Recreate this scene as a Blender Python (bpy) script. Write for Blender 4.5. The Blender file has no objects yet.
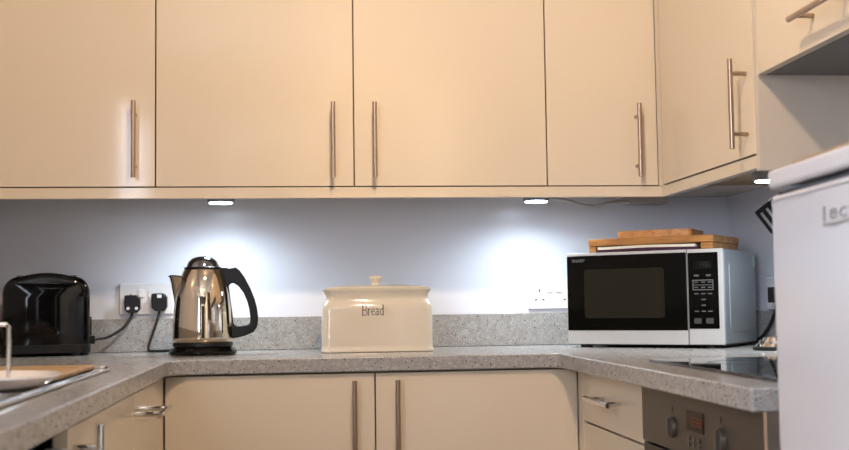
import bpy, bmesh, math, random
from mathutils import Vector, Matrix
random.seed(7)
PI = math.pi
scene = bpy.context.scene
COL = scene.collection

# ------------------------------------------------------------------ helpers
def lin(c):
    return tuple((v / 12.92 if v <= 0.04045 else ((v + 0.055) / 1.055) ** 2.4) for v in c)

def hexc(h):
    h = h.lstrip('#')
    return lin(tuple(int(h[i:i + 2], 16) / 255 for i in (0, 2, 4)))

ORI = {}      # origin of each object in the frame of its root thing

def nb():
    return bmesh.new()

def obj(name, bm, mat, parent=None, world=False, bevel=0.0, seg=2, smooth=True, angle=35):
    """link a bmesh as ONE mesh object; coordinates are those of the root thing (or world)"""
    root = parent
    while root is not None and root.parent is not None:
        root = root.parent
    if world and root is not None:
        bmesh.ops.translate(bm, verts=bm.verts, vec=-root.location)
    bmesh.ops.recalc_face_normals(bm, faces=bm.faces)
    xs = [v.co.x for v in bm.verts]; ys = [v.co.y for v in bm.verts]; zs = [v.co.z for v in bm.verts]
    c = Vector(((min(xs) + max(xs)) / 2, (min(ys) + max(ys)) / 2, min(zs)))
    bmesh.ops.translate(bm, verts=bm.verts, vec=-c)
    me = bpy.data.meshes.new(name)
    bm.to_mesh(me); bm.free()
    for p in me.polygons:
        p.use_smooth = smooth
    if smooth:
        me.set_sharp_from_angle(angle=math.radians(angle))
    o = bpy.data.objects.new(name, me)
    COL.objects.link(o)
    if isinstance(mat, (list, tuple)):
        for m in mat:
            me.materials.append(m)
    else:
        me.materials.append(mat)
    if parent is not None:
        o.parent = parent
        o.location = c - ORI.get(parent.name, Vector((0, 0, 0)))
    else:
        o.location = c
    ORI[o.name] = c
    if bevel > 0:
        b = o.modifiers.new('bevel', 'BEVEL')
        b.width = bevel; b.segments = seg; b.limit_method = 'ANGLE'; b.angle_limit = math.radians(40)
        b.harden_normals = True
    return o

def thing(name, label, cat, loc=(0, 0, 0), rotz=0.0, group=None):
    o = bpy.data.objects.new(name, None)
    COL.objects.link(o)
    o.empty_display_size = 0.05
    o.location = loc; o.rotation_euler = (0, 0, rotz)
    tag(o, label, cat, group)
    ORI[o.name] = Vector((0, 0, 0))
    return o

def tag(o, label, cat, group=None):
    o['label'] = label; o['category'] = cat
    if group:
        o['group'] = group
    return o

def struct(name, bm, mat, **k):
    o = obj(name, bm, mat, **k)
    o['kind'] = 'structure'
    return o

def box(bm, x0, x1, y0, y1, z0, z1):
    v = [bm.verts.new((x, y, z)) for z in (z0, z1) for y in (y0, y1) for x in (x0, x1)]
    for f in ((0, 2, 3, 1), (4, 5, 7, 6), (0, 1, 5, 4), (2, 6, 7, 3), (0, 4, 6, 2), (1, 3, 7, 5)):
        bm.faces.new([v[i] for i in f])
    return bm

def frame(d):
    d = d.normalized()
    a = Vector((0, 0, 1)) if abs(d.z) < 0.9 else Vector((1, 0, 0))
    u = d.cross(a).normalized()
    return u, d.cross(u).normalized()

def cyl(bm, p0, p1, r0, r1=None, n=24):
    p0 = Vector(p0); p1 = Vector(p1); r1 = r0 if r1 is None else r1
    u, w = frame(p1 - p0)
    rings = []
    for p, r in ((p0, r0), (p1, r1)):
        rings.append([bm.verts.new(p + u * r * math.cos(2 * PI * i / n) + w * r * math.sin(2 * PI * i / n)) for i in range(n)])
    for i in range(n):
        j = (i + 1) % n
        bm.faces.new((rings[0][i], rings[0][j], rings[1][j], rings[1][i]))
    bm.faces.new(rings[0]); bm.faces.new(rings[1])
    return bm

def smooth_path(pts, k=8):
    pts = [Vector(p) for p in pts]
    P = [pts[0] * 2 - pts[1]] + pts + [pts[-1] * 2 - pts[-2]]
    out = []
    for i in range(1, len(P) - 2):
        a, b, c, d = P[i - 1:i + 3]
        for s in range(k):
            t = s / k
            out.append(0.5 * (2 * b + (c - a) * t + (2 * a - 5 * b + 4 * c - d) * t * t + (3 * b - a - 3 * c + d) * t ** 3))
    out.append(pts[-1])
    return out

def tube(bm, pts, r, n=10, k=8):
    P = smooth_path(pts, k) if k > 1 else [Vector(p) for p in pts]
    u = None; rings = []
    for i, p in enumerate(P):
        d = (P[min(i + 1, len(P) - 1)] - P[max(i - 1, 0)]).normalized()
        if u is None:
            u, w = frame(d)
        u = (u - d * u.dot(d)).normalized(); w = d.cross(u)
        rings.append([bm.verts.new(p + u * r * math.cos(2 * PI * j / n) + w * r * math.sin(2 * PI * j / n)) for j in range(n)])
    for a, b in zip(rings, rings[1:]):
        for j in range(n):
            bm.faces.new((a[j], a[(j + 1) % n], b[(j + 1) % n], b[j]))
    bm.faces.new(rings[0]); bm.faces.new(rings[-1])
    return bm

def lathe(bm, prof, c=(0, 0, 0), n=48):
    c = Vector(c); rings = []
    for r, z in prof:
        if r < 1e-5:
            rings.append([bm.verts.new(c + Vector((0, 0, z)))])
        else:
            rings.append([bm.verts.new(c + Vector((r * math.cos(2 * PI * i / n), r * math.sin(2 * PI * i / n), z))) for i in range(n)])
    for a, b in zip(rings, rings[1:]):
        for i in range(n):
            j = (i + 1) % n
            if len(a) == 1 and len(b) > 1:
                bm.faces.new((a[0], b[i], b[j]))
            elif len(b) == 1 and len(a) > 1:
                bm.faces.new((a[i], a[j], b[0]))
            elif len(a) > 1:
                bm.faces.new((a[i], a[j], b[j], b[i]))
    if len(rings[0]) > 1:
        bm.faces.new(rings[0])
    if len(rings[-1]) > 1:
        bm.faces.new(rings[-1])
    return bm

def plate(bm, loops, to3, thick):
    """2-D outline with holes -> solid of given thickness; to3 maps (a, b, t) to 3-D"""
    bot = []; top = []; eb = []; et = []
    for L in loops:
        b = [bm.verts.new(to3(a, c, 0)) for a, c in L]
        t = [bm.verts.new(to3(a, c, thick)) for a, c in L]
        n = len(L)
        for i in range(n):
            j = (i + 1) % n
            bm.faces.new((b[i], b[j], t[j], t[i]))
        eb += [bm.edges.get((b[i], b[(i + 1) % n])) for i in range(n)]
        et += [bm.edges.get((t[i], t[(i + 1) % n])) for i in range(n)]
    bmesh.ops.triangle_fill(bm, edges=eb, use_beauty=True)
    bmesh.ops.triangle_fill(bm, edges=et, use_beauty=True)
    return bm

def round_rect(x0, x1, y0, y1, r, n=6):
    out = []
    for cx, cy, a0 in ((x1 - r, y1 - r, 0), (x0 + r, y1 - r, 90), (x0 + r, y0 + r, 180), (x1 - r, y0 + r, 270)):
        for i in range(n + 1):
            a = math.radians(a0 + 90 * i / n)
            out.append((cx + r * math.cos(a), cy + r * math.sin(a)))
    return out

def rings_solid(bm, rings):
    R = [[bm.verts.new(p) for p in ring] for ring in rings]
    for a, b in zip(R, R[1:]):
        n = len(a)
        for i in range(n):
            j = (i + 1) % n
            bm.faces.new((a[i], a[j], b[j], b[i]))
    bm.faces.new(R[0]); bm.faces.new(R[-1])
    return bm

# ---------------------------------------------------------------- materials
def mat(name, col, rough=0.5, metal=0.0, spec=0.5, coat=0.0, emit=None, estr=0.0, bump=0.0, bscale=200.0, vary=0.0, vscale=3.0, aniso=0.0):
    m = bpy.data.materials.new(name); m.use_nodes = True
    nt = m.node_tree; b = nt.nodes['Principled BSDF']
    c = hexc(col) if isinstance(col, str) else lin(col)
    b.inputs['Base Color'].default_value = (*c, 1)
    b.inputs['Roughness'].default_value = rough
    b.inputs['Metallic'].default_value = metal
    b.inputs['Specular IOR Level'].default_value = spec
    b.inputs['Coat Weight'].default_value = coat
    b.inputs['Coat Roughness'].default_value = 0.04
    tc = nt.nodes.new('ShaderNodeTexCoord')
    if vary > 0:
        nz = nt.nodes.new('ShaderNodeTexNoise'); nz.inputs['Scale'].default_value = vscale; nz.inputs['Detail'].default_value = 5
        nt.links.new(tc.outputs['Object'], nz.inputs['Vector'])
        mx = nt.nodes.new('ShaderNodeMix'); mx.data_type = 'RGBA'
        mx.inputs['A'].default_value = (*[v * (1 - vary) for v in c], 1)
        mx.inputs['B'].default_value = (*[min(1, v * (1 + vary)) for v in c], 1)
        nt.links.new(nz.outputs['Fac'], mx.inputs['Factor'])
        nt.links.new(mx.outputs['Result'], b.inputs['Base Color'])
    if bump > 0:
        nz2 = nt.nodes.new('ShaderNodeTexNoise'); nz2.inputs['Scale'].default_value = bscale
        nt.links.new(tc.outputs['Object'], nz2.inputs['Vector'])
        bp = nt.nodes.new('ShaderNodeBump'); bp.inputs['Strength'].default_value = bump; bp.inputs['Distance'].default_value = 0.002
        nt.links.new(nz2.outputs['Fac'], bp.inputs['Height'])
        nt.links.new(bp.outputs['Normal'], b.inputs['Normal'])
    if emit:
        b.inputs['Emission Color'].default_value = (*hexc(emit), 1)
        b.inputs['Emission Strength'].default_value = estr
    return m

def quartz(name):
    m = bpy.data.materials.new(name); m.use_nodes = True
    nt = m.node_tree; b = nt.nodes['Principled BSDF']; N = nt.nodes; L = nt.links
    geo = N.new('ShaderNodeNewGeometry')
    nz = N.new('ShaderNodeTexNoise'); nz.inputs['Scale'].default_value = 90; nz.inputs['Detail'].default_value = 6
    L.new(geo.outputs['Position'], nz.inputs['Vector'])
    r0 = N.new('ShaderNodeValToRGB')
    r0.color_ramp.elements[0].position = .35; r0.color_ramp.elements[0].color = (*hexc('#94918e'), 1)
    r0.color_ramp.elements[1].position = .68; r0.color_ramp.elements[1].color = (*hexc('#a7a5a3'), 1)
    L.new(nz.outputs['Fac'], r0.inputs['Fac'])
    prev = r0.outputs['Color']
    for sc, th, col, off in ((260, .13, '#c4c1bd', 0), (230, .11, '#8f8a84', 3.1), (140, .09, '#54514e', 7.7), (300, .11, '#9a938a', 5.5)):
        mp = N.new('ShaderNodeVectorMath'); mp.operation = 'ADD'; mp.inputs[1].default_value = (off, off * .7, off * 1.3)
        L.new(geo.outputs['Position'], mp.inputs[0])
        vo = N.new('ShaderNodeTexVoronoi'); vo.inputs['Scale'].default_value = sc; vo.inputs['Randomness'].default_value = 1
        L.new(mp.outputs['Vector'], vo.inputs['Vector'])
        sp = N.new('ShaderNodeSeparateColor'); L.new(vo.outputs['Color'], sp.inputs['Color'])
        # only some cells carry a chip, each chip of its own size
        mu = N.new('ShaderNodeMath'); mu.operation = 'MULTIPLY_ADD'; mu.inputs[1].default_value = 2.6 * th * 2; mu.inputs[2].default_value = -1.6 * th * 1.2
        L.new(sp.outputs['Red'], mu.inputs[0])
        lt = N.new('ShaderNodeMath'); lt.operation = 'LESS_THAN'
        L.new(vo.outputs['Distance'], lt.inputs[0]); L.new(mu.outputs['Value'], lt.inputs[1])
        mx = N.new('ShaderNodeMix'); mx.data_type = 'RGBA'
        L.new(lt.outputs['Value'], mx.inputs['Factor']); L.new(prev, mx.inputs['A'])
        mx.inputs['B'].default_value = (*hexc(col), 1)
        prev = mx.outputs['Result']
    L.new(prev, b.inputs['Base Color'])
    b.inputs['Roughness'].default_value = .22
    b.inputs['Specular IOR Level'].default_value = .5
    return m

def wood(name, c1, c2, scale=14, rough=.45, axis='X'):
    m = bpy.data.materials.new(name); m.use_nodes = True
    nt = m.node_tree; b = nt.nodes['Principled BSDF']; N = nt.nodes; L = nt.links
    tc = N.new('ShaderNodeTexCoord'); mp = N.new('ShaderNodeMapping')
    mp.inputs['Scale'].default_value = (1, 9, 9) if axis == 'X' else (9, 1, 9)
    L.new(tc.outputs['Object'], mp.inputs['Vector'])
    nz = N.new('ShaderNodeTexNoise'); nz.inputs['Scale'].default_value = scale; nz.inputs['Detail'].default_value = 8; nz.inputs['Distortion'].default_value = .6
    L.new(mp.outputs['Vector'], nz.inputs['Vector'])
    r = N.new('ShaderNodeValToRGB')
    r.color_ramp.elements[0].position = .32; r.color_ramp.elements[0].color = (*hexc(c1), 1)
    r.color_ramp.elements[1].position = .68; r.color_ramp.elements[1].color = (*hexc(c2), 1)
    L.new(nz.outputs['Fac'], r.inputs['Fac']); L.new(r.outputs['Color'], b.inputs['Base Color'])
    b.inputs['Roughness'].default_value = rough
    return m

def tiles(name, c1, c2, grout, size, rough):
    m = bpy.data.materials.new(name); m.use_nodes = True
    nt = m.node_tree; b = nt.nodes['Principled BSDF']; N = nt.nodes; L = nt.links
    geo = N.new('ShaderNodeNewGeometry')
    br = N.new('ShaderNodeTexBrick'); br.offset = 0
    br.inputs['Color1'].default_value = (*hexc(c1), 1); br.inputs['Color2'].default_value = (*hexc(c2), 1); br.inputs['Mortar'].default_value = (*hexc(grout), 1)
    br.inputs['Scale'].default_value = 1 / size; br.inputs['Brick Width'].default_value = 1; br.inputs['Row Height'].default_value = 1; br.inputs['Mortar Size'].default_value = .012
    L.new(geo.outputs['Position'], br.inputs['Vector']); L.new(br.outputs['Color'], b.inputs['Base Color'])
    b.inputs['Roughness'].default_value = rough
    return m

M = dict(
    cream=mat('cream gloss lacquer', '#dccdb6', .09, spec=.35, vary=.02, vscale=2),
    creamedge=mat('cream cabinet edge', '#d8c9b2', .3),
    carcass=mat('cabinet carcass', '#8a7558', .6),
    endpanel=mat('pale end panel', '#c9bcaa', .3),
    wall=mat('lilac grey gloss paint', '#dfe1ea', .24, spec=.5, vary=.015, vscale=4, bump=.02, bscale=60),
    plain=mat('darkened brown rear wall', '#3b332b', .7, vary=.02),  # unseen rear wall, coloured dark to stand for an unlit room in reflections
    ceil=mat('white ceiling paint', '#eeeae2', .8),
    floor=tiles('floor tiles', '#55473a', '#4d4035', '#332b24', .33, .35),
    quartz=quartz('grey speckled quartz'),
    nickel=mat('brushed nickel', '#b39f8c', .32, metal=1),
    chrome=mat('polished chrome', '#e2e0de', .07, metal=1),
    steel=mat('brushed stainless steel', '#bdbab6', .28, metal=1),
    kettle=mat('mirror steel', '#dccdb8', .045, metal=1),  # warm tint puts reflections of orange-lit cabinets into the steel colour
    black=mat('black gloss plastic', '#050506', .06, spec=.28),
    blackmatt=mat('black satin plastic', '#0d0d0e', .36, spec=.35),
    rubber=mat('black rubber', '#0d0d0d', .6),
    glassblack=mat('black ceramic glass', '#08090a', .03, spec=.6),
    doorglass=mat('black oven door glass', '#070706', .05, spec=.16),
    window=mat('dark perforated window', '#25231c', .25, spec=.12),
    silver=mat('silver painted steel', '#a4aaad', .36, metal=.55, spec=.5),
    silverlight=mat('silver white plastic', '#c6c8c9', .35, metal=.2),
    bronze=mat('bronze grey steel', '#564e45', .42, metal=.45),
    bronzeknob=mat('bronze grey knob', '#6a6158', .3, metal=.5),
    white=mat('white enamel', '#e3e2e4', .12, spec=.5),
    whitefridge=mat('white fridge enamel', '#d9d7d9', .16, spec=.5),
    socket=mat('white moulded plastic', '#e6e3e4', .25),
    hole=mat('dark recess', '#151312', .8),
    ceramic=mat('cream glazed ceramic', '#d6ccba', .08, spec=.6, coat=.3),
    dish=mat('white glazed china', '#f5ede6', .15),
    ink=mat('dark brown glaze', '#4a3a33', .4),
    oak=wood('warm beech board', '#8a5a2c', '#c08a4c', 9, .4),
    oakend=wood('dark end grain', '#6d4020', '#8d5a30', 30, .5),
    board=wood('small olive wood board', '#a8703c', '#cf9a5c', 11, .4),
    tan=wood('tan sink board', '#a08058', '#bd9d74', 8, .5),
    paper=mat('white paper', '#e2dfd0', .7),
    cover=mat('dark magenta cover', '#3b1630', .35, vary=.5, vscale=30),
    green=mat('pale green sticker', '#a5d9b8', .5),
    led=mat('led diffuser', '#ffffff', .4, emit='#e4f0ff', estr=14),
    ledrim=mat('dark grey fitting', '#8a8a8c', .35, metal=.5),
    lampface=mat('warm lamp face', '#ffffff', .4, emit='#ffcf95', estr=3),
    digits=mat('green digits', '#16201a', .4, emit='#3f7a4a', estr=.015),
    orangelcd=mat('orange display digits', '#4a2412', .4, emit='#b3521f', estr=.05),
    lcd=mat('dark display', '#0d0e0b', .3, spec=.15),
    legend=mat('grey legend print', '#737575', .5),
    legenddim=mat('dim grey legend print', '#55585a', .5),
    cabgrey=mat('grey cable', '#a8a8a6', .5),
    tanjar=mat('beige stoneware', '#b59a7c', .5),
    badge=mat('grey chrome badge', '#a5a099', .3, metal=.4),
    darkgap=mat('blue grey gasket', '#43464f', .6),
)

# ------------------------------------------------------------ key dimensions
YW = 3.30          # back wall
XRW, XLW = 1.259, -.872
YUP = 2.974        # face of the wall cabinet doors
YBASE = 2.735      # face of the base doors
XUP = .953         # face of the right wall cabinets
XRB, XLB = .658, -.305
ZT = .91           # worktop top
ZTH = .034
HC = 2.50          # ceiling
YBACK = -1.0       # wall behind the camera

# ---------------------------------------------------------------------- room
b = nb(); box(b, XLW - .1, XRW + .1, YBACK - .1, YW + .1, -.1, 0); struct('floor', b, M['floor'])
b = nb(); box(b, XLW - .1, XRW + .1, YBACK - .1, YW + .1, HC, HC + .1); struct('ceiling', b, M['ceil'])
b = nb(); box(b, XLW - .1, XRW + .1, YW, YW + .1, 0, HC); struct('wall_back', b, M['wall'])
b = nb(); box(b, XRW, XRW + .1, YBACK, YW, 0, HC); struct('wall_right', b, M['wall'])
b = nb(); box(b, XLW - .1, XLW, YBACK, YW, 0, HC); struct('wall_left', b, M['wall'])
b = nb(); box(b, XLW - .1, XRW + .1, YBACK - .1, YBACK, 0, HC); struct('wall_front', b, M['plain'])
b = nb(); box(b, -.35, .45, YBACK, YBACK + .04, 0, 2.0)
d1 = struct('door_1', b, mat('dark reflection door', '#1d1712', .5), bevel=.003)  # unseen door, added as a dark shape for reflections
b = nb(); cyl(b, (.36, YBACK + .04, 1.0), (.36, YBACK + .09, 1.0), .01); cyl(b, (.36, YBACK + .085, 1.0), (.25, YBACK + .085, 1.0), .009)
obj('door_handle', b, M['nickel'], d1)
b = nb()
for x0, x1, z0, z1 in ((-.42, -.35, 0, 2.07), (.45, .52, 0, 2.07), (-.35, .45, 2.0, 2.07)):
    box(b, x0, x1, YBACK, YBACK + .02, z0, z1)
struct('trim_1', b, M['ceil'], bevel=.002)

# unseen window with a glowing blind in the left wall, added as cool fill
b = nb(); box(b, XLW + .004, XLW + .012, -.75, .25, 1.05, 2.05)
wn = struct('fill_window_1', b, mat('glowing fill blind', '#f2f2f0', .7, emit='#e6edff', estr=8.5))
b = nb(); plate(b, [[(-.8, 1.0), (.3, 1.0), (.3, 2.1), (-.8, 2.1)], [(-.75, 1.05), (-.75, 2.05), (.25, 2.05), (.25, 1.05)]], lambda a, c, k: (XLW + .001 + k, a, c), .03)
obj('fill_window_frame', b, M['ceil'], wn, bevel=.003)

# ----------------------------------------------------------- bar handles
def bar_handle(bm, c, axis, out, length=.192, r=.0058, stand=.035):
    """T-bar handle: c = middle of the bar's foot on the door face"""
    c = Vector(c); a = Vector(axis); o = Vector(out)
    cyl(bm, c + o * stand - a * length / 2, c + o * stand + a * length / 2, r, n=18)
    for s in (-1, 1):
        p = c + a * s * (length / 2 - .031)
        cyl(bm, p, p + o * stand, r * .78, n=14)
    return bm

G_UP = 'cream wall cabinets'
def wall_cabinet(label, x0, x1, doors, handles):
    t = thing('wall_cabinet', label, 'cabinet', ((x0 + x1) / 2, YUP + .163, 1.333), 0, G_UP)
    b = nb(); box(b, x0 + .0005, x1 - .0005, YUP + .022, YW - .001, 1.333, 2.053); obj('cabinet_body', b, M['carcass'], t, world=True)
    for (a, c), hx in zip(doors, handles):
        b = nb(); box(b, a + .0017, c - .0017, YUP, YUP + .02, 1.3345, 2.05)
        d = obj('door', b, M['cream'], t, world=True, bevel=.0012)
        b = nb(); bar_handle(b, (hx, YUP, 1.450), (0, 0, 1), (0, -1, 0)); obj('handle', b, M['nickel'], d, world=True)
    return t
wall_cabinet('single door wall cabinet at far left, above the black toaster', -.853, -.353, [(-.853, -.353)], [-.4035])
wall_cabinet('wide two door wall cabinet in the middle, above kettle and bread bin', -.353, .649, [(-.353, .146), (.146, .649)], [.092, .198])
wall_cabinet('narrow wall cabinet with one door, in the corner above the microwave', .649, .9475, [(.649, .9475)], [.889])
# corner post between the two runs
b = nb(); box(b, .9485, 1.2585, YUP + .004, YW - .001, 1.333, 2.053)
tag(obj('corner_post', b, M['cream']), 'cream corner filler post between the back and right wall cabinets', 'filler panel')
# right-hand run: cabinet facing -X
t = thing('wall_cabinet', 'wall cabinet on the right wall, seen sideways, grey end panel facing us', 'cabinet', (1.1, 2.65, 1.3), 0, G_UP)
b = nb(); box(b, XUP + .022, XRW - .001, 2.3325, YUP + .003, 1.333, 2.053); obj('cabinet_body', b, M['carcass'], t, world=True)
b = nb(); box(b, XUP, XUP + .02, 2.3365, 2.9575, 1.3345, 2.05)
d = obj('door', b, M['cream'], t, world=True, bevel=.0012)
b = nb(); bar_handle(b, (XUP, 2.373, 1.446), (0, 0, 1), (-1, 0, 0)); obj('handle', b, M['nickel'], d, world=True)
b = nb(); box(b, XUP, XRW - .001, 2.314, 2.332, 1.297, 2.053)
o = obj('end_panel', b, M['endpanel'], t, world=True, bevel=.001); o['label'] = 'grey beige end panel'
# over-fridge cabinet
t = thing('wall_cabinet', 'bridging wall cabinet over the fridge with a horizontal bar handle', 'cabinet', (1.1, 1.9, 1.4965), 0, G_UP)
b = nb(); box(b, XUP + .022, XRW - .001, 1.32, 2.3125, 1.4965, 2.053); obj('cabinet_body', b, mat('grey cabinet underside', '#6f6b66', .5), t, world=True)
for y0, y1, hy in ((1.32, 2.3125, 1.975),):
    b = nb(); box(b, XUP, XUP + .02, y0 + .0015, y1 - .0025, 1.4965, 2.05)
    d = obj('door', b, M['cream'], t, world=True, bevel=.0012)
    b = nb(); bar_handle(b, (XUP, hy, 1.553), (0, 1, 0), (-1, 0, 0)); obj('handle', b, M['nickel'], d, world=True)
# unseen tall larder unit beside the camera, added for warm reflections in the kettle
t = thing('reflection_larder', 'unseen tall cream larder cabinet added for reflections, nearer than the fridge', 'cabinet', (.98, -.06, 0))
b = nb(); box(b, .725, XRW - .001, -.98, .84, .15, 2.1); obj('cabinet_body', b, M['carcass'], t, world=True)
for y0, y1, hy in ((-.98, -.37, -.42), (-.37, .24, .19), (.24, .84, .29)):
    b = nb(); box(b, .702, .722, y0 + .0017, y1 - .0017, .152, 2.098)
    d = obj('door', b, M['cream'], t, world=True, bevel=.0012)
    b = nb(); bar_handle(b, (.702, hy, 1.05), (0, 0, 1), (-1, 0, 0)); obj('handle', b, M['nickel'], d, world=True)
b = nb(); box(b, .76, .775, -.98, .84, 0, .149); obj('plinth', b, M['creamedge'], t, world=True)
# pelmet, one L-shaped strip under the doors
b = nb()
plate(b, [[(-.853, YUP + .004), (XUP + .004, YUP + .004), (XUP + .004, 2.3325), (XUP + .022, 2.3325), (XUP + .022, YUP + .022), (-.853, YUP + .022)]],
      lambda a, c, t: (a, c, 1.3045 + t), .0275)
tag(obj('light_pelmet', b, M['cream'], bevel=.001), 'cream pelmet strip running under the wall cabinet doors', 'pelmet')

# under-cabinet puck lights
for i, (x, y, lab) in enumerate(((-.2, 3.115, 'round puck light under the wall cabinets, above the kettle'),
                                 (.647, 3.115, 'round puck light under the wall cabinets, left of the microwave'),
                                 (1.09, 2.60, 'puck light under the right wall cabinet, beside the fridge top'))):
    t = thing('puck_light', lab, 'light', (x, y, 1.305), 0, 'puck lights under the cabinets')
    b = nb(); lathe(b, [(.031, 0), (.0345, .001), (.036, .006), (.036, .0275)], n=40); obj('housing', b, M['ledrim'], t)
    b = nb(); lathe(b, [(.030, -.0018), (.030, -.0001)], n=40); obj('diffuser', b, M['led'], t)
    ld = bpy.data.lights.new('puck_beam', 'SPOT'); ld.energy = (4.4, 4.4, 3.8)[i]; ld.color = (.76, .90, 1.0)
    ld.spot_size = math.radians(166); ld.spot_blend = .9; ld.shadow_soft_size = .028
    lo = bpy.data.objects.new('puck_beam', ld); COL.objects.link(lo); lo.parent = t; lo.location = (0, 0, -.006)
    lo.rotation_euler = (0, 0, 0)

# low voltage wiring stuck under the corner of the cabinets
b = nb(); box(b, .915, 1.03, 3.15, 3.2, 1.301, 1.3325)
tag(obj('junction_box', b, M['cabgrey'], bevel=.004), 'flat grey junction box under the corner wall cabinet', 'junction box')
b = nb(); tube(b, [(.684, 3.14, 1.318), (.74, 3.16, 1.312), (.79, 3.17, 1.300), (.83, 3.18, 1.298), (.87, 3.17, 1.306), (.915, 3.17, 1.310)], .0038, 8)
tag(obj('lighting_cable', b, M['cabgrey']), 'thin grey cable sagging from the puck light to the junction box', 'cable')

# ------------------------------------------------------------------ worktop
def arc(cx, cy, r, a0, a1, n=8):
    return [(cx + r * math.cos(math.radians(a0 + (a1 - a0) * i / n)), cy + r * math.sin(math.radians(a0 + (a1 - a0) * i / n))) for i in range(n + 1)]
YF = 2.723; XLF, XRF = -.293, .614
YE = 1.547; YL = .45
out = [(XLW + .001, YW - .001), (XLW + .001, YL), (XLF, YL)]
out += arc(XLF + .055, YF - .055, .055, 180, 90)
out += arc(XRF - .035, YF - .035, .035, 90, 0)
out += [(XRF, YE), (XRW - .001, YE), (XRW - .001, YW - .001)]
SX0, SX1, SY0, SY1 = -.80, -.360, 1.25, 2.375
hole = list(reversed(round_rect(SX0 + .012, SX1 - .012, SY0 + .012, SY1 - .012, .05)))
b = nb(); plate(b, [out, hole], lambda a, c, t: (a, c, ZT - ZTH + t), ZTH)
tag(obj('worktop', b, M['quartz'], bevel=.004, seg=3), 'U-shaped grey speckled quartz worktop round the kitchen', 'worktop')
b = nb()
plate(b, [[(XLW + .001, YL), (XLW + .016, YL), (XLW + .016, YW - .016), (XRW - .016, YW - .016), (XRW - .016, YE), (XRW - .001, YE), (XRW - .001, YW - .001), (XLW + .001, YW - .001)]],
      lambda a, c, t: (a, c, ZT + .0005 + t), .0905)
tag(obj('upstand', b, M['quartz'], bevel=.0015), 'grey speckled quartz upstand along the walls behind the worktop', 'upstand')

# ------------------------------------------------------------- base cabinets
G_B = 'cream base cabinets'
ZB0, ZB1 = .15, ZT - ZTH - .001
t = thing('base_cabinet', 'wide two door base cabinet under the bread bin, facing us', 'cabinet', (.18, 3.0, 0), 0, G_B)
b = nb(); box(b, -.30, .658, YBASE + .022, YW - .02, .15, ZB1); obj('cabinet_body', b, M['carcass'], t, world=True)
for a, c, hx in ((-.3045, .178, .129), (.178, .660, .2285)):
    b = nb(); box(b, a + .0017, c - .0017, YBASE, YBASE + .02, .153, ZB1 - .003)
    d = obj('door', b, M['cream'], t, world=True, bevel=.0012)
    b = nb(); bar_handle(b, (hx, YBASE, .761), (0, 0, 1), (0, -1, 0)); obj('handle', b, M['nickel'], d, world=True)
b = nb(); box(b, -.30, .658, YBASE + .06, YBASE + .075, 0, .149); obj('plinth', b, M['creamedge'], t, world=True)
# left run
t = thing('base_cabinet', 'corner base cabinet left of the double doors with a horizontal bar handle', 'cabinet', (-.58, 2.5, 0), 0, G_B)
b = nb(); box(b, XLW + .02, XLB - .022, 2.4625, YBASE + .1, .15, ZB1); obj('cabinet_body', b, M['carcass'], t, world=True)
b = nb(); box(b, XLB - .02, XLB, 2.244, YBASE - .004, .153, ZB1 - .004)
d = obj('door', b, M['cream'], t, world=True, bevel=.0012)
b = nb(); bar_handle(b, (XLB, 2.445, .82), (0, 1, 0), (1, 0, 0)); obj('handle', b, M['chrome'], d, world=True)
t = thing('base_cabinet', 'base cabinet under the sink with an upright bar handle', 'cabinet', (-.58, 1.95, 0), 0, G_B)
b = nb(); box(b, XLW + .02, XLB - .022, 1.615, 2.2405, .15, .70); obj('cabinet_body', b, M['carcass'], t, world=True)
b = nb(); box(b, XLB - .02, XLB, 1.612, 2.2405, .153, ZB1 - .004)
d = obj('door', b, M['cream'], t, world=True, bevel=.0012)
b = nb(); bar_handle(b, (XLB, 1.652, .776), (0, 0, 1), (1, 0, 0)); obj('handle', b, M['chrome'], d, world=True)
# dishwasher
t = thing('dishwasher', 'white appliance under the left worktop, mostly below the frame', 'appliance', (-.58, 1.35, 0))
b = nb(); box(b, XLW + .04, XLB - .03, 1.015, 1.602, .02, .735); obj('appliance_body', b, M['white'], t, world=True, bevel=.004)
b = nb(); box(b, XLB - .029, XLB - .004, 1.02, 1.600, .12, .735); obj('door_panel', b, M['white'], t, world=True, bevel=.004)
b = nb(); box(b, XLB - .029, XLB + .004, 1.02, 1.600, .742, .848); obj('control_panel', b, M['silverlight'], t, world=True, bevel=.006)
for sx in (-.80, -.37):
    for sy in (1.05, 1.56):
        b = nb(); cyl(b, (sx, sy, 0), (sx, sy, .022), .018, n=12)
        obj('foot', b, M['rubber'], t, world=True)
b = nb(); box(b, XLB - .06, XLB - .045, 1.61, YBASE + .05, 0, .149)
tag(obj('plinth', b, M['creamedge']), 'cream plinth board under the left base cabinets', 'plinth')
b = nb(); box(b, XRB + .045, XRB + .06, 1.6, YBASE + .05, 0, .149)
tag(obj('plinth', b, M['creamedge']), 'cream plinth board under the drawer unit and oven', 'plinth')

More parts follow.
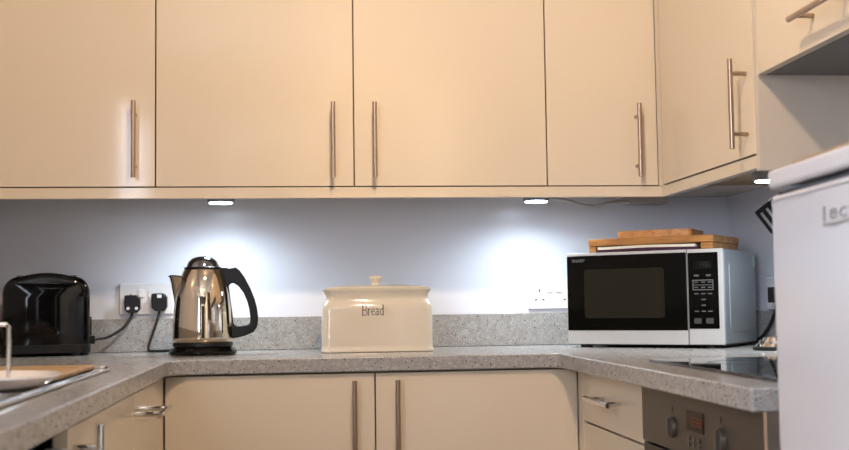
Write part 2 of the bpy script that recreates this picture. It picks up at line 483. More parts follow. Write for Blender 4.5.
# right run: drawers
t = thing('drawer_unit', 'cream drawer unit between the base doors and the oven', 'cabinet', (.95, 2.35, 0), 0, G_B)
b = nb(); box(b, XRB + .022, XRW - .03, 2.205, YBASE - .03, .15, ZB1); obj('cabinet_body', b, M['carcass'], t, world=True)
for z0, z1 in ((.757, ZB1 - .004), (.46, .753), (.153, .456)):
    b = nb(); box(b, XRB, XRB + .02, 2.203, 2.676, z0, z1)
    d = obj('drawer', b, M['cream'], t, world=True, bevel=.0012)
    b = nb(); bar_handle(b, (XRB, 2.425, z0 + .063 if z1 > .8 else z1 - .06), (0, 1, 0), (-1, 0, 0)); obj('handle', b, M['chrome'], d, world=True)
b = nb(); box(b, XRB + .001, XRB + .02, 2.680, YBASE - .004, .153, ZB1 - .004)
obj('filler_strip', b, M['creamedge'], t, world=True, bevel=.001)
# oven
t = thing('built_in_oven', 'bronze grey built-in oven under the hob, with knobs and display', 'oven', (.93, 1.83, 0))
b = nb(); box(b, XRB + .024, 1.2, 1.602, 2.198, .15, ZB1); obj('oven_body', b, M['steel'], t, world=True)
b = nb(); box(b, XRB - .004, XRB + .02, 1.606, 2.197, .767, .873)
pn = obj('control_panel', b, M['bronze'], t, world=True, bevel=.002)
b = nb(); box(b, XRB - .004, XRB + .02, 1.594, 1.605, .17, .873); obj('side_trim', b, M['chrome'], t, world=True)
b = nb(); box(b, XRB - .002, XRB + .02, 1.609, 2.196, .2, .7635); dr = obj('door', b, M['doorglass'], t, world=True, bevel=.002)
b = nb(); cyl(b, (XRB - .04, 1.66, .735), (XRB - .04, 2.14, .735), .008, n=18)
for y in (1.69, 2.11):
    cyl(b, (XRB - .002, y, .735), (XRB - .04, y, .735), .006, n=12)
obj('door_handle', b, M['bronzeknob'], dr, world=True)
for y, z in ((2.012, .809), (1.774, .813)):
    b = nb()
    cyl(b, (XRB - .011, y, z), (XRB - .004, y, z), .0175, .0195, n=32)
    box(b, XRB - .0155, XRB - .010, y - .003, y + .003, z - .016, z + .016)
    k = obj('knob', b, M['bronzeknob'], t, world=True, bevel=.0008)
    b = nb(); box(b, XRB - .0045, XRB - .0038, y - .001, y + .001, z + .026, z + .036); obj('index_mark', b, M['hole'], k, world=True)
b = nb(); box(b, XRB - .0055, XRB - .003, 1.853, 1.937, .812, .846); ds = obj('display', b, M['lcd'], t, world=True, bevel=.001)
b = nb()
for i, y in enumerate((1.908, 1.894, 1.878, 1.864)):     # lit clock digits
    for z in (.8225, .829, .8355):
        box(b, XRB - .0062, XRB - .0054, y - .0042, y + .0042, z - .0011, z + .0011)
    for s in (-1, 1):
        box(b, XRB - .0062, XRB - .0054, y + s * .0042 - .001, y + s * .0042 + .001,   .8225, .8355)
obj('clock_digits', b, M['orangelcd'], ds, world=True)
for i in range(3):
    for zz in (.8, .79):
        b = nb(); cyl(b, (XRB - .0075, 1.922 - i * .024, zz), (XRB - .004, 1.922 - i * .024, zz), .0038, n=16); obj('button', b, M['bronzeknob'], t, world=True)

# hob
t = thing('ceramic_hob', 'black glass hob let into the right worktop before the microwave', 'hob', (.95, 1.94, ZT))
b = nb(); plate(b, [round_rect(.69, 1.195, 1.595, 2.27, .012)], lambda a, c, s: (a, c, ZT + .0006 + s), .005)
gl = obj('glass_top', b, M['glassblack'], t, world=True, bevel=.0015)
for (x, y, r) in ((.82, 1.78, .09), (.82, 2.09, .07), (1.06, 1.78, .07), (1.06, 2.09, .09)):
    b = nb(); plate(b, [[(x + r * math.cos(2 * PI * i / 48), y + r * math.sin(2 * PI * i / 48)) for i in range(48)],
                        [(x + (r - .003) * math.cos(-2 * PI * i / 48), y + (r - .003) * math.sin(-2 * PI * i / 48)) for i in range(48)]],
                    lambda a, c, s: (a, c, ZT + .0057 + s), .0003)
    obj('cooking_ring', b, M['legenddim'], gl, world=True)

# --------------------------------------------------------------------- sink
t = thing('kitchen_sink', 'stainless steel sink let into the left worktop', 'sink', (-.59, 1.9, ZT))
oL = round_rect(SX0, SX1, SY0, SY1, .06); 
def bowl(x0, x1, y0, y1, zb):
    b = nb(); r = .045; rings = []
    for ins, z in ((0, ZT + .003), (.004, ZT - .02), (.014, zb + .02), (.035, zb)):
        rings.append([(x, y, z) for x, y in round_rect(x0 + ins, x1 - ins, y0 + ins, y1 - ins, r)])
    R = [[b.verts.new(p) for p in ring] for ring in rings]
    for a, c in zip(R, R[1:]):
        n = len(a)
        for i in range(n):
            j = (i + 1) % n; b.faces.new((a[i], a[j], c[j], c[i]))
    b.faces.new(R[-1])
    return b
in1 = (SX0 + .04, SX1 - .014, SY0 + .05, 1.70); in2 = (SX0 + .04, SX1 - .014, 1.84, 2.262)
b = nb()
plate(b, [oL, list(reversed(round_rect(*in1, .045))), list(reversed(round_rect(*in2, .045)))], lambda a, c, s: (a, c, ZT + .0008 + s), .004)
obj('sink_rim', b, M['steel'], t, world=True, bevel=.0018)
obj('bowl', bowl(*in1, ZT - .17), M['steel'], t, world=True)
obj('bowl', bowl(*in2, ZT - .15), M['steel'], t, world=True)
b = nb(); tube(b, [(SX1 - .006, SY0 + .06, ZT + .0055), (SX1 - .006, 2.0, ZT + .0055), (SX1 - .007, SY1 - .06, ZT + .0055), (SX1 - .03, SY1 - .022, ZT + .0055), (SX1 - .07, SY1 - .011, ZT + .0055), (SX0 + .06, SY1 - .011, ZT + .0055)], .0035, 8)
obj('raised_edge', b, M['chrome'], t, world=True)
# tan board laid across the far end of the sink
b = nb(); box(b, -.785, -.384, 1.925, 2.283, ZT + .0052, ZT + .0145)
tag(obj('chopping_board', b, M['tan'], bevel=.003), 'tan wooden board lying flat over the far end of the sink', 'chopping board')
# white dish with wire handle standing on the sink
t = thing('serving_dish', 'white oval dish with a chrome wire handle at the left frame edge', 'dish', (-.472, 1.77, ZT + .0052))
b = nb(); rg = []
for sc, z in ((.55, 0), (.62, .0), (.85, .006), (1.0, .018), (1.0, .0215), (.93, .0205), (.8, .012), (.6, .008)):
    rg.append([(.125 * sc * math.cos(2 * PI * i / 48), .115 * sc * math.sin(2 * PI * i / 48), z) for i in range(48)])
rings_solid(b, rg); obj('dish', b, M['dish'], t)
b = nb(); tube(b, [(.052, 0, .0095), (.052, 0, .090), (.048, 0, .094), (-.048, 0, .094), (-.052, 0, .090), (-.052, 0, .0095)], .0035, 10, k=1)
obj('wire_handle', b, M['chrome'], t)

# ------------------------------------------------------------------- toaster
t = thing('toaster', 'glossy black rounded toaster at the left end of the worktop', 'toaster', (-.655, 3.165, ZT), .19)
def arch(w, h, r, n=14):
    pts = [(-w + .004, 0), (w - .004, 0), (w, .02), (w, h - r * 1.25)]
    for i in range(1, n + 1):
        a = PI / 2 * i / n
        pts.append((w - r + r * math.sin(PI / 2 - a) ** .9, h - r * 1.25 + (r * 1.25 - .009) * math.sin(a) ** .9))
    pts += [((w - r) * (1 - k / 5), h - .009 + .009 * (1 - (1 - k / 5) ** 2)) for k in range(1, 5)]
    return pts + [(0, h)] + [(-x, z) for x, z in reversed(pts[2:])]
def body(w, h, r, y0, y1, z0):
    b = nb(); P = arch(w, h, r)
    ins = [(.016, 0), (.006, .004), (.0015, .011), (0, .022)]
    rg = []
    def ring(i, y):
        return [((x * (w - i) / w), y, z0 + z * (h - i) / h) for x, z in P]
    for i, d in ins: rg.append(ring(i, y0 + d))
    for i, d in reversed(ins): rg.append(ring(i, y1 - d))
    return rings_solid(b, rg)
obj('toaster_body', body(.1075, .193, .046, -.085, .09, .022), M['black'], t)
b = nb(); plate(b, [round_rect(-.110, .110, -.088, .092, .03)], lambda a, c, s: (a, c, .008 + s), .022); obj('base', b, M['blackmatt'], t, bevel=.004)
for y in (-.03, .035):
    b = nb(); box(b, -.075, .075, y - .013, y + .013, .198, .2085); obj('slot', b, M['hole'], t, bevel=.003)
b = nb(); box(b, .106, .122, -.03, .0, .028, .05); box(b, .107, .113, -.02, -.01, .05, .1); obj('lever', b, M['blackmatt'], t, bevel=.003)
for sx in (-1, 1):
    for sy in (-1, 1):
        b = nb(); cyl(b, (sx * .095, sy * .065, 0), (sx * .095, sy * .065, .012), .010, n=14); obj('foot', b, M['rubber'], t)
# beige canister mostly out of the frame behind the toaster
t = thing('storage_canister', 'beige canister with a grey lid behind the toaster at the frame edge', 'canister', (-.822, 3.215, ZT))
b = nb(); lathe(b, [(.030, 0), (.033, .004), (.033, .168), (.030, .172)], n=32); obj('jar', b, M['tanjar'], t)
b = nb(); lathe(b, [(.034, .1722), (.034, .182), (.02, .186)], n=32); obj('lid', b, M['cabgrey'], t)

# --------------------------------------------------------------- wall sockets
def socket(name, label, c, width, ax, out, pins=True):
    """double socket plate: c = centre on the wall, ax = direction to the right, out = away from the wall"""
    t = thing(name, label, 'wall socket', c, 0, 'white double wall sockets')
    A = Vector(ax); O = Vector(out); Z = Vector((0, 0, 1))
    def q(bm, u0, u1, z0, z1, d0, d1):
        P = [A * u + O * d + Z * z for z in (z0, z1) for d in (d0, d1) for u in (u0, u1)]
        v = [bm.verts.new(p) for p in P]
        for f in ((0, 2, 3, 1), (4, 5, 7, 6), (0, 1, 5, 4), (2, 6, 7, 3), (0, 4, 6, 2), (1, 3, 7, 5)):
            bm.faces.new([v[i] for i in f])
    b = nb(); q(b, -width / 2, width / 2, -.043, .043, 0, .009)
    pl = obj('face_plate', b, M['socket'], t, bevel=.003, seg=3)
    for s in (-1, 1):
        b = nb(); q(b, s * .0135 - .008, s * .0135 + .008, .004, .026, .009, .0125); obj('switch', b, M['socket'], t, bevel=.0015)
        b = nb(); u = s * .042
        q(b, u - .002, u + .002, .006, .014, .0088, .0093); obj('pin_hole', b, M['hole'], pl)
        for k in (-1, 1):
            b = nb(); q(b, u + k * .011 - .003, u + k * .011 + .003, -.018, -.014, .0088, .0093); obj('pin_hole', b, M['hole'], pl)
    return t
socket('double_socket', 'white double socket left of the kettle holding two black plugs', (-.415, YW - .0005, 1.0555), .146, (1, 0, 0), (0, -1, 0))
socket('double_socket', 'empty white double socket half hidden behind the microwave', (.730, YW - .0005, 1.0545), .146, (1, 0, 0), (0, -1, 0))
socket('double_socket', 'white double socket on the right wall beside the fridge', (XRW - .0005, 2.945, 1.046), .146, (0, -1, 0), (-1, 0, 0))

def plug(bm, x, z):
    y = YW - .0105
    P = [(-.019, .024), (.012, .024), (.021, .015), (.021, -.014), (.012, -.025), (-.012, -.025), (-.021, -.014), (-.021, .02)]
    plate(bm, [P], lambda a, c, s: (x + a, y - s, z + c), .024)
t = thing('power_cord', 'black plug and lead from the socket to the toaster', 'power cord', (-.458, YW - .03, 1.06), 0, 'black plugs and leads')
b = nb(); plug(b, -.450, 1.0425); pg = obj('plug', b, M['blackmatt'], t, world=True, bevel=.004)
for dx in (-.0105, .012):
    b = nb(); cyl(b, (-.450 + dx, YW - .0355, 1.030), (-.450 + dx, YW - .0342, 1.030), .0045, n=16); o = obj('plug_mark', b, M['socket'], pg, world=True); o['label'] = 'white round mark'
b = nb(); tube(b, [(-.450, YW - .024, 1.019), (-.455, YW - .028, 1.003), (-.470, YW - .04, .980), (-.494, YW - .05, .962), (-.514, YW - .06, .952), (-.532, YW - .075, .949), (-.5405, YW - .085, .9475)], .0036, 10)
obj('lead', b, M['rubber'], t, world=True)
t = thing('power_cord', 'black plug and lead with a white label, running to the kettle', 'power cord', (-.385, YW - .03, 1.06), 0, 'black plugs and leads')
b = nb(); plug(b, -.3775, 1.0465); pg = obj('plug', b, M['blackmatt'], t, world=True, bevel=.004)
b = nb(); box(b, -.3825, -.3705, YW - .0355, YW - .0343, 1.058, 1.067); o = obj('plug_label', b, M['socket'], pg, world=True); o['label'] = 'white paper label'
b = nb(); tube(b, [(-.3775, YW - .024, 1.023), (-.382, YW - .03, 1.0), (-.391, YW - .036, .97), (-.403, YW - .045, .93), (-.401, YW - .06, .9155), (-.385, YW - .09, .9145), (-.352, YW - .13, .916), (-.315, YW - .18, .921)], .0036, 10)
obj('lead', b, M['rubber'], t, world=True)

# -------------------------------------------------------------------- kettle
t = thing('electric_kettle', 'shiny steel electric kettle with black handle on a black base', 'kettle', (-.241, 3.04, ZT))
b = nb(); lathe(b, [(.078, 0), (.086, .003), (.086, .009), (.079, .018), (.070, .0195)], n=56); obj('power_base', b, M['black'], t)
b = nb(); lathe(b, [(.070, .0198), (.0755, .021), (.0765, .029), (.0755, .031)], n=56); obj('bottom_ring', b, M['blackmatt'], t)
b = nb(); lathe(b, [(.073, .0312), (.0758, .033), (.0762, .045), (.0755, .075), (.0728, .115), (.0675, .155), (.0585, .192), (.0485, .215), (.0468, .2175)], n=72); obj('kettle_body', b, M['kettle'], t, angle=60)
b = nb(); lathe(b, [(.0455, .2178), (.0455, .222), (.0415, .2235), (.0400, .229), (.0365, .237), (.029, .2445), (.018, .2492), (.008, .251), (0, .2514)], n=48)
ld_ = obj('lid', b, mat('dark mirror steel', '#8f9399', .12, metal=1), t, angle=50)
b = nb(); lathe(b, [(.0462, .2176), (.0472, .2186), (.0472, .222), (.0458, .223)], n=48); obj('lid_seal', b, M['blackmatt'], ld_)
def ku(px, py):     # drawing units of the handle profile -> metres
    return ((px - 160) * .000668 * 1.0, (427 - py) * .000679)
H = [(222, 104), (240, 98), (262, 104), (284, 99), (300, 112), (318, 138), (340, 180), (357, 222), (366, 258), (370, 296), (366, 326), (352, 346), (320, 359), (290, 366), (262, 369), (250, 366), (248, 300), (240, 220), (228, 150)]
HI = [(258, 172), (264, 161), (276, 159), (296, 172), (314, 196), (328, 228), (336, 258), (340, 290), (339, 310), (330, 318), (300, 321), (284, 320), (276, 312), (270, 262), (262, 205)]
b = nb(); plate(b, [[ku(*p) for p in H], [ku(*p) for p in reversed(HI)]], lambda a, c, s: (a, s - .0135, c), .027)
obj('handle', b, M['blackmatt'], t, bevel=.006, seg=3)
b = nb()   # spout: open V-shaped lip
rg = []
for (x, z, w, h) in ((-.058, .150, .018, .002), (-.0655, .165, .0175, .010), (-.0745, .185, .017, .013), (-.084, .205, .0165, .004)):
    rg.append((x, z, w))
prof = [(-.0705, .128, .004), (-.074, .150, .010), (-.0795, .178, .015), (-.0855, .2015, .018)]
tip = [[(x, 0, z)] for x, z, w in prof]
V = []
for x, z, w in prof:
    V.append([b.verts.new(p) for p in ((x + .05, w * 1.0, z), (x + .014, w, z), (x + .004, w * .55, z - .001), (x, 0, z - .002), (x + .004, -w * .55, z - .001), (x + .014, -w, z), (x + .05, -w, z))])
for a, c in zip(V, V[1:]):
    for i in range(6):
        b.faces.new((a[i], a[i + 1], c[i + 1], c[i]))
b.faces.new(V[-1]); b.faces.new(V[0])
sp = obj('spout', b, M['kettle'], t, angle=50)
b = nb(); tube(b, [(-.055, .0185, .2), (-.0715, .0175, .2015), (-.0815, .010, .2015), (-.0858, 0, .2), (-.0815, -.010, .2015), (-.0715, -.0175, .2015), (-.055, -.0185, .2)], .0016, 8); obj('spout_lip', b, M['blackmatt'], sp)

# ----------------------------------------------------------------- bread bin
t = thing('bread_bin', 'cream ceramic bread bin with knobbed lid, lettered Bread', 'bread bin', (.203, 3.062, ZT))
def rr(hw, hd, z, r=.02):
    return [(x, y, z) for x, y in round_rect(-hw, hw, -hd, hd, r, 6)]
b = nb()
prof = [(.1415, 0), (.1445, .002), (.1445, .006), (.1425, .009), (.1418, .02), (.1418, .108), (.1408, .116), (.137, .125), (.1325, .132), (.1315, .138), (.1325, .146), (.1365, .1545), (.1395, .1585), (.1395, .1605), (.1365, .1618)]
rings_solid(b, [rr(w, w - .056, z) for w, z in prof]); obj('bin_body', b, M['ceramic'], t, angle=50)
b = nb(); n = 12; rg = []
for w, z in ((.1335, .1619), (.1345, .1635), (.133, .1655)):
    rg.append(rr(w, w - .056, z))
for i in range(1, 9):
    s = 1 - i / 9; rg.append(rr(.133 * (s * .95 + .02) + .004, .077 * (s * .92 + .05), .1655 + .0085 * (1 - s ** 2.2), .02 * s + .002))
rings_solid(b, rg); ldd = obj('lid', b, M['ceramic'], t, angle=50)
b = nb(); lathe(b, [(.0125, .172), (.0105, .177), (.0115, .181), (.016, .186), (.0175, .1905), (.0155, .195), (.008, .198), (0, .1985)], n=32); obj('knob', b, M['ceramic'], ldd)
# the word Bread, in slim serif strokes on the front
STK = {
    'B': [([(0, 0), (0, 1)], 1.1), ([(-.12, 0), (.34, 0), (.46, .08), (.50, .25), (.44, .42), (.30, .51), (0, .51)], .8), ([(-.12, 1), (.30, 1), (.42, .92), (.45, .76), (.40, .6), (.30, .51)], .8)],
    'r': [([(0, 0), (0, .62)], 1.1), ([(-.1, 0), (.14, 0)], .6), ([(-.1, .62), (0, .62)], .6), ([(0, .42), (.1, .58), (.24, .63), (.30, .56)], .9)],
    'e': [([(0, .34), (.36, .34), (.34, .52), (.22, .63), (.10, .6), (.01, .46), (0, .28), (.06, .08), (.19, 0), (.35, .10)], .85)],
    'a': [([(.03, .52), (.12, .62), (.24, .62), (.32, .52), (.32, .06), (.38, 0), (.44, .03)], .95), ([(.32, .38), (.14, .33), (.01, .22), (.02, .07), (.12, 0), (.24, .05), (.32, .16)], .85)],
    'd': [([(.36, 1), (.36, 0), (.46, 0)], 1.1), ([(.24, 1), (.36, 1)], .6), ([(.36, .5), (.24, .62), (.10, .58), (.01, .42), (.01, .2), (.10, .03), (.22, 0), (.36, .13)], .85)],
}
def stroke(bm, pts, w, to3, th):
    P = [Vector((p[0], p[1])) for p in pts]; L = []; R = []
    for i, p in enumerate(P):
        d = (P[min(i + 1, len(P) - 1)] - P[max(i - 1, 0)]).normalized(); nn = Vector((-d.y, d.x)) * w / 2
        L.append(p + nn); R.append(p - nn)
    for i in range(len(P) - 1):
        q = (L[i], L[i + 1], R[i + 1], R[i])
        lo = [bm.verts.new(to3(v.x, v.y, 0)) for v in q]; hi = [bm.verts.new(to3(v.x, v.y, th)) for v in q]
        bm.faces.new(lo); bm.faces.new(hi)
        for k in range(4):
            bm.faces.new((lo[k], lo[(k + 1) % 4], hi[(k + 1) % 4], hi[k]))
def word(bm, txt, x, z, h, adv, w, to3, th=.0005):
    for ch in txt:
        for pts, k in STK[ch]:
            stroke(bm, [(x + a * h * .78, z + c * h) for a, c in pts], w * k, to3, th)
        x += adv[ch] * h * .78
b = nb(); word(b, 'Bread', -.0385, .0945, .026, dict(B=.68, r=.44, e=.50, a=.58, d=.6), .0023, lambda a, c, s: (a, -.0857 - s, c))
o = obj('lettering', b, M['ink'], t); o['label'] = 'dark brown lettering reading Bread'

# ----------------------------------------------------------------- microwave
TH = .661
cx = 1.055; cy = 2.817
RX = Vector((math.cos(TH), -math.sin(TH), 0)); RY = Vector((math.sin(TH), math.cos(TH), 0))
c0 = Vector((cx, cy, 0)) - RX * .2125 + RY * .15
t = thing('microwave', 'silver and black microwave oven turned in the right corner', 'microwave', (c0.x, c0.y, ZT), -TH)
W = .2125; DF, DB = -.15, .136
zb, zt = .009, .250
b = nb(); box(b, -W, W, DF + .012, DB, zb, zt); obj('housing', b, M['silver'], t, bevel=.006, seg=3)
b = nb(); plate(b, [round_rect(DF + .05, DB - .03, zb + .03, zt - .03, .02)], lambda a, c, s: (W - .001 + s, a, c), .0028); obj('side_emboss', b, M['silver'], t, bevel=.002)
b = nb(); box(b, W - .0005, W + .0006, DB - .024, DB - .008, zt - .04, zt - .012); o = obj('sticker', b, M['green'], t); o['label'] = 'small pale green sticker'
zs = zb + .036    # top of the silver strip
dvx = W * (2 * .783 - 1)
b = nb(); box(b, -W, dvx - .001, DF + .003, DF + .011, zb, zt)
dr = obj('door', b, M['silverlight'], t, bevel=.0015)
b = nb(); box(b, -W, dvx - .001, DF - .0005, DF + .0028, zb, zs - .0003); obj('lower_rail', b, M['silverlight'], dr, bevel=.0008)
b = nb(); box(b, -W, dvx - .001, DF, DF + .0028, zt - .0075, zt); obj('upper_rail', b, M['silverlight'], dr, bevel=.0008)
b = nb(); box(b, -W, dvx - .002, DF - .001, DF + .0028, zs, zt - .0078); obj('door_glass', b, M['doorglass'], dr, bevel=.002)
b = nb(); plate(b, [round_rect(-W + .05, -W + .272, zs + .032, zt - .044, .008)], lambda a, c, s: (a, DF - .0011 - s, c), .0006); obj('window', b, M['window'], dr)
b = nb(); box(b, dvx + .001, W, DF, DF + .011, zb, zt); pn = obj('control_panel', b, M['silverlight'], t, bevel=.002)
px0, px1 = dvx + .0025, W - .012
b = nb(); box(b, px0, px1, DF - .0015, DF + .002, zs + .004, zt - .009); gp = obj('panel_glass', b, M['doorglass'], pn, bevel=.0015)
pc = (px0 + px1) / 2; yp = DF - .0015
b = nb(); box(b, pc - .024, pc + .022, yp - .0008, yp, zt - .050, zt - .030); dsp = obj('display', b, M['lcd'], gp)
b = nb()
for u, on in ((-.009, '1'), (.004, '8'), (.014, '8')):
    for s in ((-1, 1) if on == '8' else (1,)):
        box(b, pc + u + s * .003 - .0007, pc + u + s * .003 + .0007, yp - .0013, yp - .0007, zt - .046, zt - .034)
    if on == '8':
        for zz in (.046, .040, .034):
            box(b, pc + u - .003, pc + u + .003, yp - .0013, yp - .0007, zt - zz - .0006, zt - zz + .0006)
obj('clock_digits', b, M['digits'], dsp)
def legend(x0, x1, z, h, m='legenddim', name='key_legend'):
    b = nb(); box(b, x0, x1, yp - .0006, yp, z - h / 2, z + h / 2); return obj(name, b, M[m], gp)
for u in (-.017, .014):
    legend(pc + u - .006, pc + u + .006, zt - .067, .0045)
# outlined block of six keys
b = nb(); plate(b, [[(pc - .027, zt - .104), (pc + .026, zt - .104), (pc + .026, zt - .078), (pc - .027, zt - .078)],
                    [(pc - .0255, zt - .0797), (pc + .0245, zt - .0797), (pc + .0245, zt - .1023), (pc - .0255, zt - .1023)]], lambda a, c, s: (a, yp - s, c), .0007)
obj('key_outline', b, M['legend'], gp)
legend(pc - .026, pc + .025, zt - .091, .0012, 'legend', 'key_outline')
for zz in (.084, .097):
    for u in (-.018, 0, .017):
        legend(pc + u - .005, pc + u + .005, zt - zz, .003)
for zz in (.113, .1275, .142, .157):
    for u in ((-.018, 0, .017) if zz < .12 or zz > .15 else (0,)):
        legend(pc + u - .0055, pc + u + .0055, zt - zz, .003)
for u in (-.016, .015):
    b = nb(); plate(b, [round_rect(pc + u - .0095, pc + u + .0095, zt - .188, zt - .174, .003)], lambda a, c, s: (a, yp - s, c), .001)
    k = obj('push_button', b, mat('dark grey key', '#3c3e40', .4), gp)
    legend(pc + u - .006, pc + u + .006, zt - .181, .004, 'legend')
cu = bpy.data.curves.new('brand', 'FONT'); cu.body = 'SHARP'; cu.size = .0115; cu.extrude = .0002; cu.space_character = 1.1
tmp = bpy.data.objects.new('brand', cu); COL.objects.link(tmp)
dg = bpy.context.evaluated_depsgraph_get(); me = bpy.data.meshes.new_from_object(tmp.evaluated_get(dg))
bpy.data.objects.remove(tmp)
b = nb(); b.from_mesh(me)
bmesh.ops.transform(b, matrix=Matrix.Translation((-W + .016, DF - .0014, zt - .024)) @ Matrix.Rotation(PI / 2, 4, 'X'), verts=b.verts)
bpy.data.meshes.remove(me)
o = obj('brand_lettering', b, M['legend'], dr, smooth=False); o['label'] = 'small grey capital lettering'
for sx in (-1, 1):
    for y in (DF + .03, DB - .03):
        b = nb(); cyl(b, (sx * (W - .04), y, 0), (sx * (W - .04), y, .0105), .016, n=18); obj('foot', b, M['rubber'], t)
b = nb(); box(b, -W + .03, W - .01, DF + .02, DB - .01, .005, .0088); obj('underside', b, M['blackmatt'], t)
b = nb()
p0 = RX * .19 + RY * .13 + c0
tube(b, [(1.215, 3.14, ZT + .05), (1.230, 3.11, ZT + .022), (1.2365, 3.055, ZT + .014), (1.2375, 3.01, ZT + .030), (1.2375, 2.963, ZT + .062), (1.236, 2.925, ZT + .1), (1.23, 2.905, ZT + .122)], .0045, 10)
box(b, 1.212, XRW - .0105, 2.886, 2.920, 1.022, 1.062)
tag(obj('power_cord', b, M['rubber']), 'black power cord rising from behind the microwave to the right wall socket', 'power cord')

# things stacked on the microwave
bz = ZT + zt + .0005
t = thing('bread_board', 'thick wooden board with end battens on top of the microwave', 'chopping board', (c0.x, c0.y, bz), -TH)
b = nb(); box(b, -.155, .186, -.138, .085, .017, .036); obj('board_top', b, M['oak'], t, bevel=.003)
for x0, x1 in ((-.153, -.133), (.152, .184)):
    b = nb(); box(b, x0, x1, -.136, .083, 0, .0168); obj('batten', b, M['oak'], t, bevel=.002)
t = thing('booklet', 'dark covered booklet with white pages tucked under the wooden board', 'booklet', (c0.x, c0.y, bz), -TH)
def sheet(z0, z1, x0, x1, y0, y1):
    b = nb(); n = 14; A = []; B = []
    for i in range(n + 1):
        x = x0 + (x1 - x0) * i / n; dz = .0018 * (1 - math.cos(2 * PI * i / n)) * .5 
        A.append((x, z0 + dz * .6)); B.append((x, z1 + dz))
    return plate(b, [A + B[::-1]], lambda a, c, s: (a, y0 + s, c), y1 - y0)
obj('cover', sheet(.0003, .0070, -.128, .147, -.142, .06), M['cover'], t)
obj('pages', sheet(.0072, .0138, -.126, .140, -.1405, .058), M['paper'], t)
b = nb()
R = Matrix.Rotation(math.radians(5), 4, 'Z')
plate(b, [round_rect(-.095, .105, -.10, .05, .014)], lambda a, c, s: R @ Vector((a, c, s)), .02)
M4 = Matrix.Translation((c0.x, c0.y, bz + .0365)) @ Matrix.Rotation(-TH, 4, 'Z')
bmesh.ops.transform(b, matrix=M4, verts=b.verts)
tag(obj('chopping_board', b, M['board'], bevel=.004), 'small pale wooden board, uppermost of the stack on the microwave', 'chopping board')

# ------------------------------------------------------- by the hob and fridge
t = thing('trivet', 'low chrome dish on a black base between microwave and fridge', 'dish', (1.135, 2.69, ZT))
b = nb(); lathe(b, [(.052, 0), (.056, .003), (.056, .007), (.05, .009)], n=40); obj('base', b, M['rubber'], t)
b = nb(); lathe(b, [(.051, .0092), (.047, .016), (.043, .015), (.040, .023), (.035, .022), (.03, .031), (.012, .034), (0, .034)], n=40); obj('chrome_top', b, M['chrome'], t, angle=20)
t = thing('utensil_pot', 'steel utensil pot standing behind the fridge', 'pot', (1.145, 2.43, ZT))
b = nb(); lathe(b, [(.046, 0), (.048, .003), (.048, .135), (.050, .138), (.046, .138), (.045, .004), (0, .004)], n=40); obj('pot', b, M['steel'], t)
# slotted turner leaning out of the pot
t = thing('slotted_turner', 'black slotted turner leaning out beside the fridge top', 'spatula', (1.16, 2.44, ZT + .02))
tipc = Vector((1.014, 2.45, 1.239)); foot = Vector((1.182, 2.44, ZT + .012))
dv = (Vector((1.036, 2.45, 1.166)) - Vector((.994, 2.45, 1.221))).normalized(); nv = Vector((-dv.z, 0, dv.x)); 
if nv.z < 0: nv = -nv
def tp(a, c, s):    # a along the handle from the tip, c across
    return tipc + dv * a + nv * c + Vector((0, s - .001, 0))
Lh = .095
outl = [(.002, -.026), (.005, -.0275), (.06, -.0275), (Lh, -.008), (Lh, .008), (.06, .0275), (.005, .0275), (.002, .026)]
holes = []
for c in (-.0165, -.0005, .0155):
    holes.append([(.012, c - .0036), (.012, c + .0036), (.062, c + .0036), (.062, c - .0036)])
b = nb(); plate(b, [outl] + holes, tp, .0025)
obj('blade', b, M['blackmatt'], t, world=True)
b = nb(); p1 = tipc + dv * (Lh - .006); tube(b, [p1, p1 + dv * .06 + Vector((.002, 0, -.004)), foot * .35 + (p1 + dv * .06) * .65, foot], .0055, 10)
obj('handle', b, M['blackmatt'], t, world=True)

# ------------------------------------------------------------------- fridge
FA = math.atan2(.067, 1)
fc = Vector((.610, 1.45, 0))                   # far left corner of the door face
t = thing('refrigerator', 'white fridge at the right edge with a chrome badge on its door', 'fridge', (fc.x, fc.y, 0), -FA)
FW, FD = .56, .56                                 # width along -Y, depth along +X
b = nb(); box(b, .058, FD, -FW, -.004, .03, 1.171); obj('fridge_body', b, M['whitefridge'], t, bevel=.004)
b = nb(); box(b, 0, .05, -FW, 0, .06, 1.1635); dr = obj('door', b, M['whitefridge'], t, bevel=.006, seg=4)
b = nb(); box(b, .0505, .0575, -FW + .01, -.01, .07, 1.16); obj('door_seal', b, M['darkgap'], t)
b = nb(); box(b, .006, .05, -FW + .012, -.012, 1.1637, 1.1675); obj('grip_recess', b, M['darkgap'], dr)
b = nb(); box(b, -.0012, .002, -FW + .002, -.003, 1.1555, 1.1568); obj('door_cap_line', b, M['silver'], dr)
b = nb(); box(b, -.003, FD, -FW, .002, 1.1715, 1.1965); obj('top_lid', b, M['whitefridge'], t, bevel=.006, seg=4)
for sx in (.1, .5):
    for sy in (-.06, -.5):
        b = nb(); cyl(b, (sx, sy, 0), (sx, sy, .031), .02, n=16); obj('foot', b, M['rubber'], t)
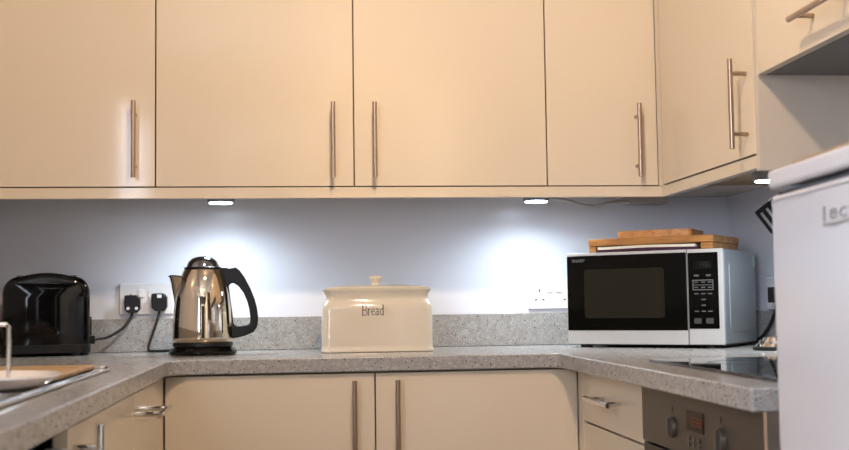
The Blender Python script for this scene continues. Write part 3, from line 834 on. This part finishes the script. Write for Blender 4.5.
# badge reading Lec with a long foot to the L
b = nb()
def bd(a, c, s):
    return (-.0002 - s, -.180 - a, 1.1185 + c)
for pts, w in (([(.0, .0165), (0, 0)], .006), ([(-.003, -.004), (.03, -.0052), (.075, -.003)], .0035)):
    stroke(b, pts, w, bd, .001)
for ch, x in (('e', .018), ('c', .046)):
    if ch == 'e':
        P = [(.001, .0068), (.0205, .0068), (.018, .0112), (.011, .0135), (.004, .0118), (0, .0065), (.003, .0015), (.011, 0), (.02, .002)]
    else:
        P = [(.019, .0115), (.011, .0135), (.004, .0118), (0, .0065), (.003, .0015), (.011, 0), (.02, .002)]
    stroke(b, [(x + a * .85, c * .8 + .001) for a, c in P], .0022, bd, .001)
o = obj('badge', b, M['badge'], dr); o['label'] = 'grey chrome badge lettering'
# board on the fridge
b = nb(); box(b, .022, .30, -.48, -.022, 1.1972, 1.2065)
bmesh.ops.transform(b, matrix=Matrix.Translation(fc) @ Matrix.Rotation(-FA, 4, 'Z'), verts=b.verts)
tag(obj('chopping_board', b, M['tan'], bevel=.002), 'thin brown wooden board lying on top of the fridge', 'chopping board')

# -------------------------------------------------------- ceiling spotlights
for i, (x, y, e, a, lab) in enumerate(((.21, 1.45, 45, 57, 'ceiling spotlight aimed at the back wall cabinets'),
                                       (.21, .35, 14, 0, 'unseen fill spotlight added in the middle of the kitchen, aimed straight down'),
                                       (.21, -.55, 3, 0, 'unseen fill spotlight added by the rear door, aimed straight down'))):  # last two are unseen, added as fill for base cabinets and floor
    t = thing('ceiling_spotlight', lab, 'light', (x, y, HC), 0, 'ceiling spotlights')
    ar = math.radians(a); dd = Vector((0, math.sin(ar), -math.cos(ar))); pv = Vector((0, 0, -.075))
    b = nb(); lathe(b, [(.0, -.022), (.012, -.022), (.038, -.014), (.04, -.0005)], n=32); cyl(b, (0, 0, -.018), pv, .006); obj('ceiling_rose', b, M['chrome'], t)
    b = nb(); cyl(b, pv - dd * .02, pv + dd * .045, .045, .088, n=40); obj('lamp_head', b, M['chrome'], t)
    b = nb(); cyl(b, pv + dd * .0452, pv + dd * .047, .084, n=40); obj('lamp', b, M['lampface'], t)
    ld = bpy.data.lights.new('spot_beam', 'SPOT'); ld.energy = e; ld.color = (1.0, .74, .50)
    ld.spot_size = math.radians(136); ld.spot_blend = .75; ld.shadow_soft_size = .055
    lo = bpy.data.objects.new('spot_beam', ld); COL.objects.link(lo); lo.parent = t; lo.location = pv + dd * .052; lo.rotation_euler = (ar, 0, 0)

# -------------------------------------------------------------- world, camera
w = bpy.data.worlds.new('room'); scene.world = w; w.use_nodes = True
w.node_tree.nodes['Background'].inputs['Color'].default_value = (*hexc('#d8d0c8'), 1)
w.node_tree.nodes['Background'].inputs['Strength'].default_value = .05

cam = bpy.data.cameras.new('camera'); co = bpy.data.objects.new('camera', cam); COL.objects.link(co)
cam.sensor_width = 36; cam.sensor_fit = 'HORIZONTAL'; cam.lens = 1167.74 / 849 * 36
cam.clip_start = .02
fw = Vector((.10843375, .99178514, .0678554)); rt = Vector((.99408276, -.10773574, -.01387381)); up = Vector((.00644939, -.06895827, .9975987))
mx = Matrix((rt, up, -fw)).transposed().to_4x4(); mx.translation = Vector((0, 0, 1.02979))
co.matrix_world = mx
cam.dof.use_dof = True; cam.dof.focus_distance = 2.95; cam.dof.aperture_fstop = 6.3
scene.camera = co

vs = scene.view_settings
vs.view_transform = 'Standard'; vs.look = 'None'; vs.gamma = 1.0; vs.use_curve_mapping = False
vs.exposure = 1.2
